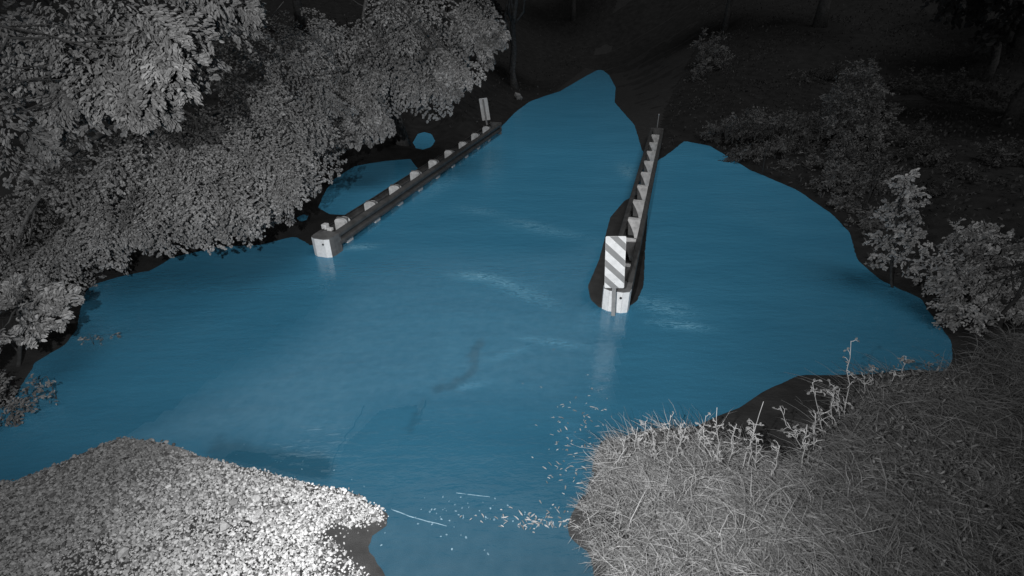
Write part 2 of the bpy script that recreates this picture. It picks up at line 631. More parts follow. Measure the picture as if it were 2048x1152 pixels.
# ------------------------------------------------------------------ leaves
def leaves_mesh(pos, axis_, nrm, length, width):
    """vectorised oval leaves folded on the midrib: 6 verts, 2 quads"""
    a = axis_ / (np.linalg.norm(axis_, axis=1, keepdims=True) + 1e-9)
    nn = nrm - a * (nrm * a).sum(1, keepdims=True)
    nn /= np.linalg.norm(nn, axis=1, keepdims=True) + 1e-9
    s = np.cross(a, nn)
    L = length[:, None]
    W = width[:, None]
    fold = 0.18 * W
    v = np.stack([pos,
                  pos + a * L * .28 + s * W * .5 + nn * fold, pos + a * L * .72 + s * W * .42 + nn * fold,
                  pos + a * L - nn * L * .12,
                  pos + a * L * .72 - s * W * .42 + nn * fold, pos + a * L * .28 - s * W * .5 + nn * fold], 1).reshape(-1, 3)
    k = np.arange(len(pos))[:, None] * 6
    f = np.concatenate([k + np.array([[0, 1, 2, 3]]), k + np.array([[0, 3, 4, 5]])], 1).reshape(-1, 4)
    return v, f


def clump_leaves(c, rad, ntw, per, tlen, droop=0.6, shell=0.5):
    """leaves on twigs that fan out of small hanging sprays, the sprays spread over an uneven ellipsoid"""
    rad = np.array(rad)
    M_ = max(2, ntw // 7)
    d = rng.normal(size=(M_, 3))
    d /= np.linalg.norm(d, axis=1, keepdims=True)
    sub = np.array(c) + d * rng.uniform(shell * .7, .88, size=(M_, 1)) * rad
    ttone = rng.uniform(.62, 1.2, M_)
    w_ = rng.integers(0, M_, ntw)
    dd = d[w_]
    st = sub[w_] + rng.normal(size=(ntw, 3)) * tlen * np.array([.16, .16, .12])
    td = dd * 0.55 + rng.normal(size=(ntw, 3)) * 0.5 + np.array([0, 0, -droop * .5])
    td /= np.linalg.norm(td, axis=1, keepdims=True)
    ln = tlen * .7 * rng.uniform(.5, 1.3, size=(ntw, 1))
    side = np.cross(td, rng.normal(size=(ntw, 3)) * .5 + np.array([0, 0, 1.]))
    side /= np.linalg.norm(side, axis=1, keepdims=True)
    P_, A_, N_ = [], [], []
    for j in range(per):
        t = (j + .5) / per
        sg = 1 if j % 2 else -1
        p = st + td * ln * t + np.array([0, 0, -1]) * droop * ln * t * t * .5
        ax = td * .6 + side * sg * .8 + rng.normal(size=(ntw, 3)) * .3 + np.array([0, 0, -droop * .4])
        nr = dd * .4 + np.array([0.0, -0.35, .6]) + rng.normal(size=(ntw, 3)) * .4
        P_.append(p)
        A_.append(ax)
        N_.append(nr)
    return np.concatenate(P_), np.concatenate(A_), np.concatenate(N_), np.tile(ttone[w_] * rng.uniform(.85, 1.15, ntw), per)


def frond_leaves(c, rad, nl, core, droop=.6):
    """leaves of a clump set on flat hanging fronds (side branches) with dark gaps between them"""
    rad = np.array(rad)
    F_ = max(5, int(nl / 210))
    d = rng.normal(size=(F_, 3))
    d[:, 1] -= .35
    d /= np.linalg.norm(d, axis=1, keepdims=True)
    out = np.array(c) - core
    out = out / (np.linalg.norm(out) + 1e-6)
    st = np.array(c) + d * rad * rng.uniform(.15, .55, size=(F_, 1))
    ax = d * np.array([1, 1, .45]) + out * .7 + np.array([0, 0, -.28 - .35 * droop])
    ax /= np.linalg.norm(ax, axis=1, keepdims=True)
    L = np.clip(rad.mean() * rng.uniform(.8, 1.35, size=(F_, 1)), .22, 1.1)
    up = np.array([[0, -.5, .85]]) + rng.normal(size=(F_, 3)) * .3
    side = np.cross(ax, up)
    side /= np.linalg.norm(side, axis=1, keepdims=True)
    nrm = np.cross(side, ax)
    w_ = rng.integers(0, F_, nl)
    t = rng.uniform(0, 1, (nl, 1)) ** .85
    nsub = 7
    tq = np.clip((np.floor(t * nsub) + .5 + rng.normal(size=(nl, 1)) * .12) / nsub, 0, 1.02)    # leaves sit on side twigs
    wid = (.34 * L[w_] * np.sin(np.pi * (.12 + .82 * tq)) ** .8 + .03)
    sg = rng.choice([-1, 1], size=(nl, 1))
    lat = sg * wid * rng.uniform(0, 1, (nl, 1)) ** .7
    along = L[w_] * tq + np.abs(lat) * .55
    p = st[w_] + ax[w_] * along + side[w_] * lat + nrm[w_] * (rng.normal(size=(nl, 1)) * .022 - .35 * lat * lat / (L[w_] + .1))
    p[:, 2] -= droop * .45 * (along[:, 0] ** 2) / (L[w_][:, 0] + .1)
    la = ax[w_] * .7 + side[w_] * sg * .7 + rng.normal(size=(nl, 3)) * .3 + np.array([0, 0, -.3 * droop])
    ln_ = nrm[w_] + rng.normal(size=(nl, 3)) * .38 + d[w_] * .2
    tn = (rng.uniform(.7, 1.15, F_)[w_]) * (.75 + .4 * t[:, 0]) * rng.uniform(.88, 1.12, nl)
    return p, la, ln_, tn


LEAFMESH = {}


def leaf_part_mesh(m, key, tone):
    k = (key, round(tone, 2))
    if k not in LEAFMESH:
        v, f = leaves_mesh(np.zeros((1, 3)), np.array([[1., 0, 0]]), np.array([[0, 0, 1.]]), np.array([1.0]), np.array([0.6]))
        o = obj_np('leaf', v, f, m, tone=np.full(2, tone))
        LEAFMESH[k] = o.data
        bpy.data.objects.remove(o)
    return LEAFMESH[k]


def add_leaf_parts(root, pos, ax, nr, ln, tones, m):
    for p, a, q, L, t in zip(pos, ax, nr, ln, tones):
        a = Vector(a).normalized()
        q = Vector(q)
        q = (q - a * q.dot(a)).normalized()
        s = q.cross(a)
        o = bpy.data.objects.new('leaf', leaf_part_mesh(m, 'leaf', t))
        COL.objects.link(o)
        o.parent = root
        mw = Matrix((a, s, q)).transposed().to_4x4()
        o.matrix_local = Matrix.Translation(Vector(p) - root.location) @ mw @ Matrix.Scale(L, 4)


def limb_pts(a, b, n=6, sag=0.0, wob=0.06):
    a, b = np.array(a, float), np.array(b, float)
    L = np.linalg.norm(b - a)
    pts = []
    for i in range(n):
        t = i / (n - 1)
        p = a + (b - a) * t + np.array([0, 0, sag * L * math.sin(math.pi * t)])
        if 0 < i < n - 1:
            p = p + rng.normal(size=3) * wob * L * .5
        pts.append(p)
    return pts


def make_tree(name, label, base, top, clumps, leaf=(.09, .06), per=9, tlen=.45, tone=(.08, .2), r0=.18, dens=1.0, droop=.6,
              group=None, cat='tree', nparts=0, limbs=14, shell=.45, frond=False, foliage='crown'):
    base = np.array(base, float)
    root = thing(name, label, cat, base, 0, group)
    top = np.array(top, float)
    wood = M['bark'] if r0 > .1 else M['twig']
    tp = limb_pts(base - np.array([0, 0, .25]), top, 7, 0, .03)
    bm = bm_tube(bmesh.new(), [p - base for p in tp], [r0 * (1.25 if i == 0 else 1 - .1 * i) for i in range(7)], 9)
    obj_bm('trunk' if r0 > .06 else 'stem', bm, wood, root, True)
    order = list(range(len(clumps)))
    rng.shuffle(order)
    for q in order[:limbs]:
        c, rad, n = clumps[q]
        s = tp[int(rng.integers(2, 7))]
        lp = limb_pts(s, np.array(c) + np.array([0, 0, -.1 * rad[2]]), 6, .08, .08)
        rb = r0 * .4
        bm = bm_tube(bmesh.new(), [p - base for p in lp], [rb * (1 - .15 * i) for i in range(6)], 6)
        for k in range(3):
            d = rng.normal(size=3)
            d /= np.linalg.norm(d)
            e = np.array(c) + d * np.array(rad) * .85
            tw = limb_pts(lp[int(rng.integers(3, 6))], e, 4, -.03, .1)
            bm_tube(bm, [p - base for p in tw], [rb * .3 * (1 - .25 * i) for i in range(4)], 4)
        obj_bm('branch', bm, wood, root, True)
    PP, AA, NN, TT = [], [], [], []
    for c, rad, n in clumps:
        if frond:
            p, a, q, tn = frond_leaves(c, rad, int(n * dens * per), top - np.array([0, 0, .3]), droop)
        else:
            p, a, q, tn = clump_leaves(c, rad, max(2, int(n * dens)), per, tlen, droop, shell)
        PP.append(p)
        AA.append(a)
        NN.append(q)
        TT.append(tn)
    p, a, q, tn = map(np.concatenate, (PP, AA, NN, TT))
    k = len(p)
    tn = tn * rng.uniform(tone[0], tone[1], k)
    ln = leaf[0] * rng.uniform(.65, 1.25, k)
    if nparts:
        # the leaves nearest the viewpoint of the photograph, each a part of its own
        d2 = (p[:, 0] ** 2 + p[:, 1] ** 2 + (p[:, 2] - CAM_H) ** 2)
        px, py = proj(p[:, 0], p[:, 1], p[:, 2])
        vis = (px > 0) & (px < 2048) & (py > 0) & (py < 1152)
        o = np.argsort(np.where(vis, d2, 1e9))[:nparts]
        tq = np.round(tn[o] / .03) * .03
        add_leaf_parts(root, p[o], a[o], q[o], ln[o], tq, M['leaf'])
        msk = np.ones(k, bool)
        msk[o] = False
        p, a, q, tn, ln = p[msk], a[msk], q[msk], tn[msk], ln[msk]
    v, f = leaves_mesh(p - base, a, q, ln, ln * leaf[1] / leaf[0])
    fo = obj_np(foliage, v, f, M['leaf'], root, tone=np.repeat(tn, 2))
    fo['kind'] = 'stuff'
    return root


def C_(px, py, z, rx, ry, n, rz=None):
    """a clump standing at a measured spot: centre, radii in metres"""
    s = z / FPX
    return (P(px, py, z), (rx * s, (rz if rz is not None else (rx + ry) / 2) * s, ry * s), n)


def gz(x, y):
    return float(height(np.array([x]), np.array([y]))[0])


def on(x, y):
    return (x, y, gz(x, y))


# near tree overhanging from the top left
clA = [C_(*c) for c in [(40, 60, 5.6, 130, 90, 60), (170, 60, 5.2, 120, 90, 70), (300, 60, 4.9, 85, 80, 70), (320, 130, 4.8, 55, 50, 46),
                        (285, 185, 4.8, 45, 40, 36), (210, 130, 5.1, 90, 50, 46), (150, 175, 5.2, 60, 35, 30), (70, 180, 5.5, 60, 60, 30),
                        (30, 250, 5.6, 40, 50, 16), (440, 5, 5.6, 60, 22, 26), (500, -10, 5.8, 40, 20, 14), (370, -30, 5.2, 70, 40, 30),
                        (-60, 150, 5.6, 80, 140, 50), (345, 95, 4.7, 40, 50, 34), (200, -60, 5.2, 200, 60, 60), (-100, 0, 6, 120, 120, 50)]]
make_tree('tree', 'pale leafy tree overhanging closest from the upper left corner', on(-9.2, 5.0), (-6.8, 5.4, 4.6), clA, (.052, .029), 10, .33,
          (.10, .19), .06, 3.8, .7, nparts=260, limbs=7, frond=True)

# middle tree over the left bank
bB = [(110, 300, 8.6, 80, 70, 70), (90, 380, 8.6, 70, 60, 46), (200, 320, 8.2, 90, 70, 90), (300, 290, 8.0, 90, 70, 90), (400, 290, 8.3, 90, 80, 90),
      (480, 200, 8.8, 90, 90, 90), (430, 100, 9.2, 90, 80, 80), (560, 130, 9.4, 80, 80, 80), (560, 240, 8.8, 80, 70, 90), (480, 300, 8.2, 90, 60, 90),
      (560, 330, 8.4, 60, 50, 66), (330, 370, 7.9, 90, 60, 90), (430, 370, 7.8, 80, 60, 90), (520, 385, 8.2, 60, 34, 60), (230, 420, 7.9, 80, 60, 70),
      (140, 450, 8.2, 60, 50, 40), (330, 405, 8.0, 60, 50, 60), (405, 405, 8.0, 70, 45, 66), (490, 410, 8.4, 50, 25, 44), (525, 405, 8.6, 28, 22, 22),
      (275, 450, 7.8, 44, 26, 40), (385, 435, 8.1, 36, 16, 24), (190, 445, 8.0, 60, 40, 40), (60, 480, 8.2, 70, 60, 50), (20, 400, 8.6, 50, 70, 30),
      (380, 220, 8.8, 90, 60, 70), (270, 230, 8.9, 80, 50, 60), (610, 50, 10, 70, 70, 60), (520, 40, 10, 80, 60, 60), (640, 200, 9.6, 40, 60, 40),
      (110, 500, 7.8, 70, 40, 40), (20, 510, 7.8, 60, 40, 30), (200, 220, 9.4, 120, 80, 60), (600, 290, 9.3, 28, 40, 26), (575, 345, 9.1, 22, 18, 14)]
make_tree('tree', 'broad pale leafed tree leaning over the flood on the left bank', on(-8.4, 9.4), (-6.3, 9.6, 3.2), [C_(*c) for c in bB],
          (.042, .030), 10, .30, (.15, .28), .15, 3.7, .75, frond=True)

# tree with a visible trunk by the guardrail
bC = [(660, 60, 13, 60, 60, 60), (740, 60, 13, 70, 60, 80), (830, 40, 13, 80, 50, 80), (920, 40, 12.6, 70, 40, 70), (970, 50, 12.4, 34, 30, 36),
      (990, 68, 12.4, 20, 16, 16), (690, 150, 12.6, 60, 60, 70), (770, 140, 12.4, 60, 50, 70), (850, 110, 12.4, 60, 50, 70), (915, 130, 12.2, 36, 34, 40),
      (880, 160, 12.2, 46, 24, 40), (840, 165, 12.2, 26, 26, 26), (695, 200, 12.3, 50, 44, 50), (745, 200, 12.1, 46, 44, 50), (748, 235, 12.1, 26, 30, 30),
      (675, 245, 12.3, 36, 30, 36), (715, 255, 12.2, 34, 16, 24), (645, 262, 12.3, 30, 26, 24), (925, 145, 12.4, 20, 16, 16), (950, 95, 12.4, 30, 25, 22),
      (800, -20, 13, 140, 50, 90), (960, 0, 13, 70, 40, 50), (650, 120, 13, 40, 70, 40)]
bt = G(806, 293)
make_tree('tree', 'drooping tree with bare grey trunk beside the left guardrail', on(bt[0], bt[1]), (bt[0] - .3, bt[1] - 1.0, 4.8),
          [C_(*c) for c in bC], (.06, .045), 10, .32, (.19, .37), .24, 3.7, .85, frond=True)

# shrubs on the left bank
make_tree('shrub', 'bright leafy shrub at the left frame edge above the water', on(-6.6, 5.2), (-6.1, 5.2, .9),
          [C_(*c) for c in [(40, 620, 6.1, 50, 40, 60), (85, 600, 6.3, 36, 36, 40), (70, 650, 6.1, 36, 30, 26), (10, 590, 6.4, 50, 40, 40),
                            (0, 680, 5.9, 36, 40, 36), (60, 580, 6.6, 40, 20, 24), (-20, 640, 6.2, 60, 60, 36)]],
          (.055, .032), 9, .28, (.15, .30), .03, 2.2, .5, frond=True, cat='shrub', limbs=5, foliage='foliage')
make_tree('shrub', 'low shrub half drowned at the left water edge', on(-5.6, 4.6), (-5.5, 4.6, .35),
          [C_(*c) for c in [(15, 770, 5.9, 34, 24, 40), (50, 795, 5.8, 36, 16, 30), (5, 830, 5.7, 30, 20, 26), (85, 775, 5.9, 18, 10, 10)]],
          (.045, .026), 6, .2, (.08, .17), .008, 1.0, .3, cat='shrub', limbs=3, foliage='foliage')
make_tree('shrub', 'sparse sprig standing in the water below the bright shrub', tuple(G(185, 690)), tuple(G(190, 690) + np.array([0, 0, .2])),
          [C_(*c) for c in [(172, 676, 7.1, 16, 10, 9), (200, 678, 7.1, 20, 10, 9), (232, 668, 7.2, 14, 8, 5)]],
          (.035, .02), 5, .14, (.12, .25), .005, 1.0, .2, cat='shrub', limbs=2, foliage='foliage')

# right bank: sapling, bush, dark thicket
sb = G(1800, 575)
stop_ = P(1808, 352, 8.4 - .95)
slean = (stop_ - sb) / (stop_ - sb)[2]
stiers = []
for k in range(11):
    h = .35 + k * .155
    wdt = .52 * (1 - (k / 11) ** 1.4) + .05
    for s in range(4 if k < 9 else 2):
        an = k * 1.1 + s * 1.57
        c = sb + slean * h + np.array([math.cos(an) * wdt * .65, math.sin(an) * wdt * .6, .06])
        stiers.append((c, (wdt * .33, wdt * .33, .08), 4))
make_tree('sapling', 'slender sapling with tiered leaves on the right bank', on(sb[0], sb[1]), sb + slean * 2.0, stiers, (.055, .034), 10, .2,
          (.24, .38), .022, 1.5, .15, cat='sapling', limbs=16, shell=.2, nparts=200, foliage='foliage')
make_tree('shrub', 'dense leafy shrub right of the slender sapling', on(6.9, 5.9), (6.9, 5.9, 1.4),
          [C_(*c) for c in [(1920, 560, 7.4, 50, 60, 60), (1980, 540, 7.4, 60, 60, 66), (1950, 480, 7.6, 30, 30, 22), (1905, 470, 7.8, 14, 30, 12),
                            (1985, 480, 7.6, 14, 36, 12), (2030, 500, 7.4, 30, 40, 24), (1940, 640, 7.2, 50, 40, 40), (2020, 600, 7.2, 40, 60, 44),
                            (1900, 620, 7.4, 26, 30, 18), (2060, 640, 7, 50, 60, 30)]],
          (.055, .031), 9, .26, (.17, .34), .03, 2.8, .25, cat='shrub', limbs=6, foliage='foliage')
THK = [('tall spiky dark shrub at the back of the right bank', 8.9, 12.6, [(1720, 190, 14, 40, 50, 50), (1690, 240, 14, 50, 50, 60), (1750, 240, 14, 40, 50, 50), (1672, 190, 14, 8, 24, 12), (1705, 155, 14, 8, 22, 12),
                                                                            (1732, 155, 14, 8, 24, 12), (1755, 180, 14, 9, 26, 12), (1720, 290, 13.6, 50, 40, 50)], 1.0),
       ('dark scrub with pale tips behind the water on the right', 7.9, 14.4, [(1560, 262, 15.5, 50, 36, 60), (1500, 255, 16, 46, 36, 50), (1620, 270, 15, 50, 46, 60), (1550, 310, 14.8, 46, 30, 46), (1620, 325, 14.4, 46, 30, 46)], .8),
       ('dark scrub on the right shore left of the sapling', 7.9, 10.6, [(1680, 370, 12.4, 46, 46, 60), (1740, 360, 12, 46, 56, 60), (1690, 430, 11.5, 30, 36, 40), (1735, 470, 10.7, 30, 46, 50), (1745, 530, 9.8, 22, 20, 24), (1690, 320, 13, 46, 36, 50)], .8),
       ('low dark scrub on the right shore beyond the guardrail', 6.9, 13.6, [(1500, 315, 15, 46, 22, 36), (1590, 345, 13.9, 46, 28, 46), (1440, 265, 16.8, 36, 26, 36), (1640, 395, 12.8, 28, 24, 30)], .75),
       ('pale rounded scrub beside the far road', 8.8, 22, [(1430, 140, 23, 45, 45, 60), (1420, 90, 24, 36, 26, 36), (1465, 185, 22, 36, 34, 40), (1400, 165, 22.5, 20, 30, 24)], 1.1),
       ('broad dim scrub behind the dense leafy shrub', 10.5, 9.5, [(1860, 330, 12.5, 60, 60, 50), (1930, 380, 11.5, 60, 50, 50), (2010, 340, 12, 60, 70, 50), (1880, 410, 11, 40, 36, 36), (1820, 280, 13.5, 50, 50, 40)], .55),
       ('dim scrub on the slope behind the spiky shrub', 13.5, 16, [(1830, 170, 19, 60, 50, 50), (1900, 200, 18, 60, 60, 50), (1640, 170, 20, 50, 40, 40), (1570, 180, 21, 50, 36, 36), (1990, 220, 17, 60, 60, 50)], .5)]
for lab, x, y, cl, tn in THK:
    make_tree('shrub', lab, on(x, y), (x, y, gz(x, y) + 1.0), [C_(*c) for c in cl], (.075, .036), 9, .36, (.10 * tn, .22 * tn), .02, 5.5, .2,
              cat='shrub', limbs=4, group='dark scrub on the right bank', foliage='foliage')

# dark woods behind
WOODS = [('thick trunked dark tree on the rise behind the right bank', 15.3, 28, .30, 9, 3.0),
         ('dark tree just left of the thick trunked one', 12.5, 33, .16, 9, 2.6),
         ('dark tree over the far end of the road', 5.0, 46, .2, 10, 4.0),
         ('dark tree above the drooping tree at the top centre', 0.2, 27, .18, 8, 2.0),
         ('dark tree at the upper right corner', 22, 24, .22, 9, 3.6),
         ('dark tree behind the dense shrub at the right edge', 15, 15.5, .18, 6.5, 2.8),
         ('dark tree behind the spiky shrub', 18.5, 21, .16, 7, 2.6),
         ('slim dark tree left of the far road', -4, 33, .15, 8, 3.0),
         ('dark tree behind the drooping tree', -9, 24, .2, 8, 3.4),
         ('dark tree behind the broad leaning tree', -13, 15, .2, 8, 3.2),
         ('dark tree furthest left behind the near tree', -14, 8, .2, 8, 3.0),
         ('dark tree right of the far road', 20, 44, .2, 10, 4.2),
         ('dark tree far along the right rise', 31, 32, .22, 10, 4.0)]
for lab, x, y, r0, hh, cr in WOODS:
    z0 = gz(x, y)
    cl = []
    for k in range(13):
        an = rng.uniform(0, 6.28)
        rr = cr * rng.uniform(.2, .9)
        hk = hh * rng.uniform(.42, 1.0)
        cl.append((np.array([x + math.cos(an) * rr, y + math.sin(an) * rr, z0 + hk]), (cr * .42, cr * .42, cr * .33), 60))
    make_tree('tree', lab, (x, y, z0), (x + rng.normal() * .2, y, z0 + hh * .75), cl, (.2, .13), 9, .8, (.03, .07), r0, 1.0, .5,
              group='dark woods behind the crossing', limbs=7)

# low dark undergrowth covering the banks (nobody could count it)
nu = 260000
ux = rng.uniform(-30, 45, nu)
uy = rng.uniform(6, 60, nu)
kp = rng.uniform(size=nu) < np.clip((16 / np.maximum(uy, 6)) ** 1.2, .1, 1)
ux, uy = ux[kp], uy[kp]
uh = height(ux, uy)
upx, upy = proj(ux, uy, uh)
usd = water_sd(ux, uy)
kp = (usd[1] > np.where(ux < 1, .7, .15)) & (upx > -250) & (upx < 2300) & (upy < 742) & (poly_sd(ux, uy, gROAD) > .2) & ~((ux < 1) & (uy < 12))
kp &= (rng.uniform(size=len(ux)) < np.clip(.55 + .9 * snoise(ux, uy, 1.1, 61), .06, 1)) & ((ux > 2) | (rng.uniform(size=len(ux)) < .35))
ux, uy, uh, usd = ux[kp], uy[kp], uh[kp], usd[1][kp]
nu = len(ux)
hh2 = (.12 + .5 * np.clip(.4 + snoise(ux, uy, 1.3, 62), 0, 1)) * np.clip(usd / .8, .25, 1)
pz = uh + hh2 * rng.uniform(0, 1, nu) ** .7
pos = np.stack([ux, uy, pz], 1)
v, f = leaves_mesh(pos, rng.normal(size=(nu, 3)) * np.array([.6, .6, .6]) + np.array([0, 0, .35]), rng.normal(size=(nu, 3)) * .6 + np.array([0, -.4, .6]),
                   rng.uniform(.06, .13, nu), rng.uniform(.03, .06, nu))
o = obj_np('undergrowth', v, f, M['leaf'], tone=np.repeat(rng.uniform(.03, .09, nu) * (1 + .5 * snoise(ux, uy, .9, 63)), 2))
o['kind'] = 'stuff'

# ------------------------------------------------------------------ grass on the right bank
GRASS_A = [(1205, 888), (1260, 876), (1310, 868), (1400, 880), (1460, 890), (1520, 915), (1545, 940), (1600, 905), (1650, 855), (1700, 795),
           (1790, 762), (1900, 748), (1960, 700), (2100, 620), (2500, 560), (2900, 1400), (1215, 1500), (1205, 1150), (1150, 1060), (1165, 1005), (1190, 960)]
nb = 42000
gx = rng.uniform(.3, 12, nb * 14)
gy = rng.uniform(.9, 8.5, nb * 14)
near = rng.uniform(0, 1, nb * 14) < np.clip(14 / (gx * gx + gy * gy), .12, 1)
gx, gy = gx[near], gy[near]
hz = height(gx, gy)
ppx, ppy = proj(gx, gy, hz)
INLET = [(1400, 850), (1500, 800), (1600, 752), (1705, 755), (1700, 835), (1650, 900), (1600, 950), (1545, 972), (1490, 935), (1440, 900)]
ok = in_px(ppx, ppy, GRASS_A) & ~in_px(ppx, ppy, INLET) & (ppx < 2240) & (ppy < 1330) & (hz > 0.0) & (snoise(gx, gy, 5.5, 36) + .35 * rng.normal(size=len(gx)) > -.28)
gx, gy, hz = gx[ok][:nb], gy[ok][:nb], hz[ok][:nb]
nb = len(gx)
SEG = 7
# taller wispy growth along the rim of the bank
rim = [(1200, 900), (1260, 880), (1330, 872), (1400, 885), (1470, 895), (1530, 925), (1550, 945), (1600, 915), (1650, 865), (1700, 800), (1800, 765), (1900, 750)]
nt_ = 2600
seg = rng.integers(0, len(rim) - 1, nt_)
tt = rng.uniform(size=nt_)
ra = np.array(rim, float)
rp = ra[seg] + (ra[seg + 1] - ra[seg]) * tt[:, None] + np.abs(rng.normal(size=(nt_, 1))) * np.array([[0, 34]]) + rng.normal(size=(nt_, 2)) * 4
rg = np.array([G(a, b, .08)[:2] for a, b in rp])
tall = np.concatenate([np.zeros(nb, bool), np.ones(nt_, bool)])
gx, gy = np.concatenate([gx, rg[:, 0]]), np.concatenate([gy, rg[:, 1]])
hz = height(gx, gy)
nb = len(gx)
edge = sstep(0, .7, water_sd(gx, gy)[1])
gpx, gpy = proj(gx, gy, hz)
inl = (gpx > 1430) & (gpx < 1690) & (gpy < 1010)
hgt = np.where(inl, .55, 1) * (0.20 + .16 * edge) * rng.uniform(.45, 1.25, nb) * np.where(tall, 1.9, np.where(rng.uniform(size=nb) < .06, 1.6, 1)) * (1 + .35 * snoise(gx, gy, 2.4, 31)) * (1 + .55 * snoise(gx, gy, 6.5, 32))
clumpdir = 2.6 * snoise(gx, gy, 1.6, 33)
az = clumpdir + rng.normal(size=nb) * 1.0
d = np.stack([np.cos(az) * .28 + .06, np.sin(az) * .28 + .05, np.ones(nb)], 1)
curl = rng.normal(size=(nb, 3)) * .85
curl *= np.where(tall, 1.25, 1)[:, None]
curl[:, 2] = -rng.uniform(.05, .4, nb)
p = np.stack([gx, gy, hz - .02], 1)
wv = rng.normal(size=(nb, 3))
wv[:, 2] *= .3
V = []
for k in range(SEG + 1):
    dn = d / np.linalg.norm(d, axis=1, keepdims=True)
    s = np.cross(dn, wv)
    s /= np.linalg.norm(s, axis=1, keepdims=True) + 1e-9
    wd = ((.0031) * (1 - .75 * (k / SEG) ** 2) * rng.uniform(.8, 1.2, nb))[:, None]
    V += [p - s * wd, p + s * wd]
    p = p + dn * (hgt / SEG)[:, None]
    d = dn + curl * .75 + rng.normal(size=(nb, 3)) * .22
V = np.stack(V, 1).reshape(-1, 3)
k0 = np.arange(nb)[:, None] * (2 * (SEG + 1))
F = np.concatenate([k0 + np.array([[2 * k, 2 * k + 1, 2 * k + 3, 2 * k + 2]]) for k in range(SEG)], 1).reshape(-1, 4)
gt = rng.uniform(.15, .55, nb) * (.92 - .54 * sstep(.9, 3.9, gx))      # blade tone darkened to the right, imitating the illuminator's falloff
gt = gt * (1 + .3 * snoise(gx, gy, 1.8, 35))
go = obj_np('grass', V, F, M['grass'], tone=np.repeat(gt, SEG))
go['kind'] = 'stuff'


# broad leaved weeds mixed into the grass
wl = rng.uniform(size=len(gx)) < .07 * sstep(1.2, 3.2, gx) * sstep(-.1, .5, snoise(gx, gy, 2.6, 81))
lp_ = np.stack([gx, gy, hz + rng.uniform(.05, .34, len(gx))], 1)[wl]
lp_ = np.concatenate([lp_ + rng.normal(size=lp_.shape) * .03 for _ in range(2)])
n = len(lp_)
v, f = leaves_mesh(lp_, rng.normal(size=(n, 3)) + np.array([0, -.2, .1]), rng.normal(size=(n, 3)) * .5 + np.array([-.2, -.4, .8]), rng.uniform(.03, .075, n), rng.uniform(.010, .022, n))
o = obj_np('broadleaf_weeds', v, f, M['leaf'], tone=np.repeat(rng.uniform(.08, .22, n), 2))
o['kind'] = 'stuff'


# tall weeds standing out of the grass
def weed(label, bx, by, tx, ty, n, spread, leafl, lean=0, tone=.28):
    b = G(bx, by, .1)
    b[2] = gz(b[0], b[1])
    dt = ray(tx, ty)
    # top above the base, leaning slightly
    t = (b[1] + lean) / dt[1]
    top = np.array([0, 0, CAM_H]) + dt * t
    root = thing('weed', label, 'weed', b, 0, 'tall weeds along the grass edge')
    sp = limb_pts(b - np.array([0, 0, .05]), top, 7, 0, .025)
    obj_bm('stem', bm_tube(bmesh.new(), [q - b for q in sp], [.006 * (1 - .1 * i) for i in range(7)], 5), M['stick'], root, True)
    pp, aa, qq = [], [], []
    L = np.linalg.norm(top - b)
    for i in range(n):
        tt = rng.uniform(.25, 1)
        j = min(5, int(tt * 6))
        o = sp[j] + (sp[j + 1] - sp[j]) * (tt * 6 - j)
        an = rng.uniform(0, 6.28)
        e = o + np.array([math.cos(an), math.sin(an), rng.uniform(-.1, .6)]) * spread * (1.15 - tt * .6)
        tw = limb_pts(o, e, 4, .1, .2)
        obj_bm('twig', bm_tube(bmesh.new(), [q - b for q in tw], [.003, .003, .0025, .002], 4), M['stick'], root)
        for z in range(2):
            pp.append(e if z else tw[2])
            aa.append(rng.normal(size=3) + (e - o) / spread)
            qq.append(rng.normal(size=3) * .5 + np.array([0, -.5, 1]))
    add_leaf_parts(root, np.array(pp), np.array(aa), np.array(qq), rng.uniform(.7, 1.2, len(pp)) * leafl,
                   np.round(rng.uniform(tone * .8, tone * 1.2, len(pp)) / .03) * .03, M['leaf'])


weed('upright weed with small top leaves in front of the dark inlet', 1436, 950, 1434, 815, 9, .07, .035)
weed('leaning pale weed with a curled tip beside the dark inlet', 1478, 950, 1527, 803, 8, .06, .04)
weed('tallest thin weed with pod tips standing against the right water', 1690, 850, 1702, 682, 12, .10, .035, tone=.2)
weed('crooked weed drooping over the dark inlet', 1650, 890, 1625, 765, 14, .13, .04, tone=.2)
weed('branching weed between the crooked weed and the tallest one', 1660, 860, 1668, 770, 12, .12, .04, tone=.2)
weed('short weed at the left end of the grass edge', 1318, 925, 1300, 852, 7, .06, .035)
weed('short forked weed left of the upright weed', 1345, 930, 1372, 855, 8, .07, .035)
weed('broad leaved weed at the right shoreline', 1800, 780, 1812, 712, 10, .10, .06, tone=.16)
weed('small leafy weed left of the broad leaved one', 1752, 790, 1745, 735, 8, .08, .05, tone=.16)
weed('bent weed reaching left over the dark inlet', 1610, 905, 1560, 812, 12, .13, .035, tone=.2)


for wx_, wy_, hh3 in [(1290, 905, 62), (1335, 900, 70), (1362, 905, 58), (1395, 915, 84), (1410, 925, 66), (1455, 940, 92), (1495, 950, 104), (1512, 955, 80),
                      (1545, 965, 74), (1600, 945, 96), (1625, 915, 88), (1675, 850, 74), (1725, 810, 58), (1775, 790, 46), (1240, 925, 52), (1265, 912, 58)]:
    weed('thin wispy weed among others along the rim of the grass bank', wx_, wy_, wx_ + rng.uniform(-8, 22), wy_ - hh3, 9, .10, .03, tone=.2 if wx_ > 1420 else .3)

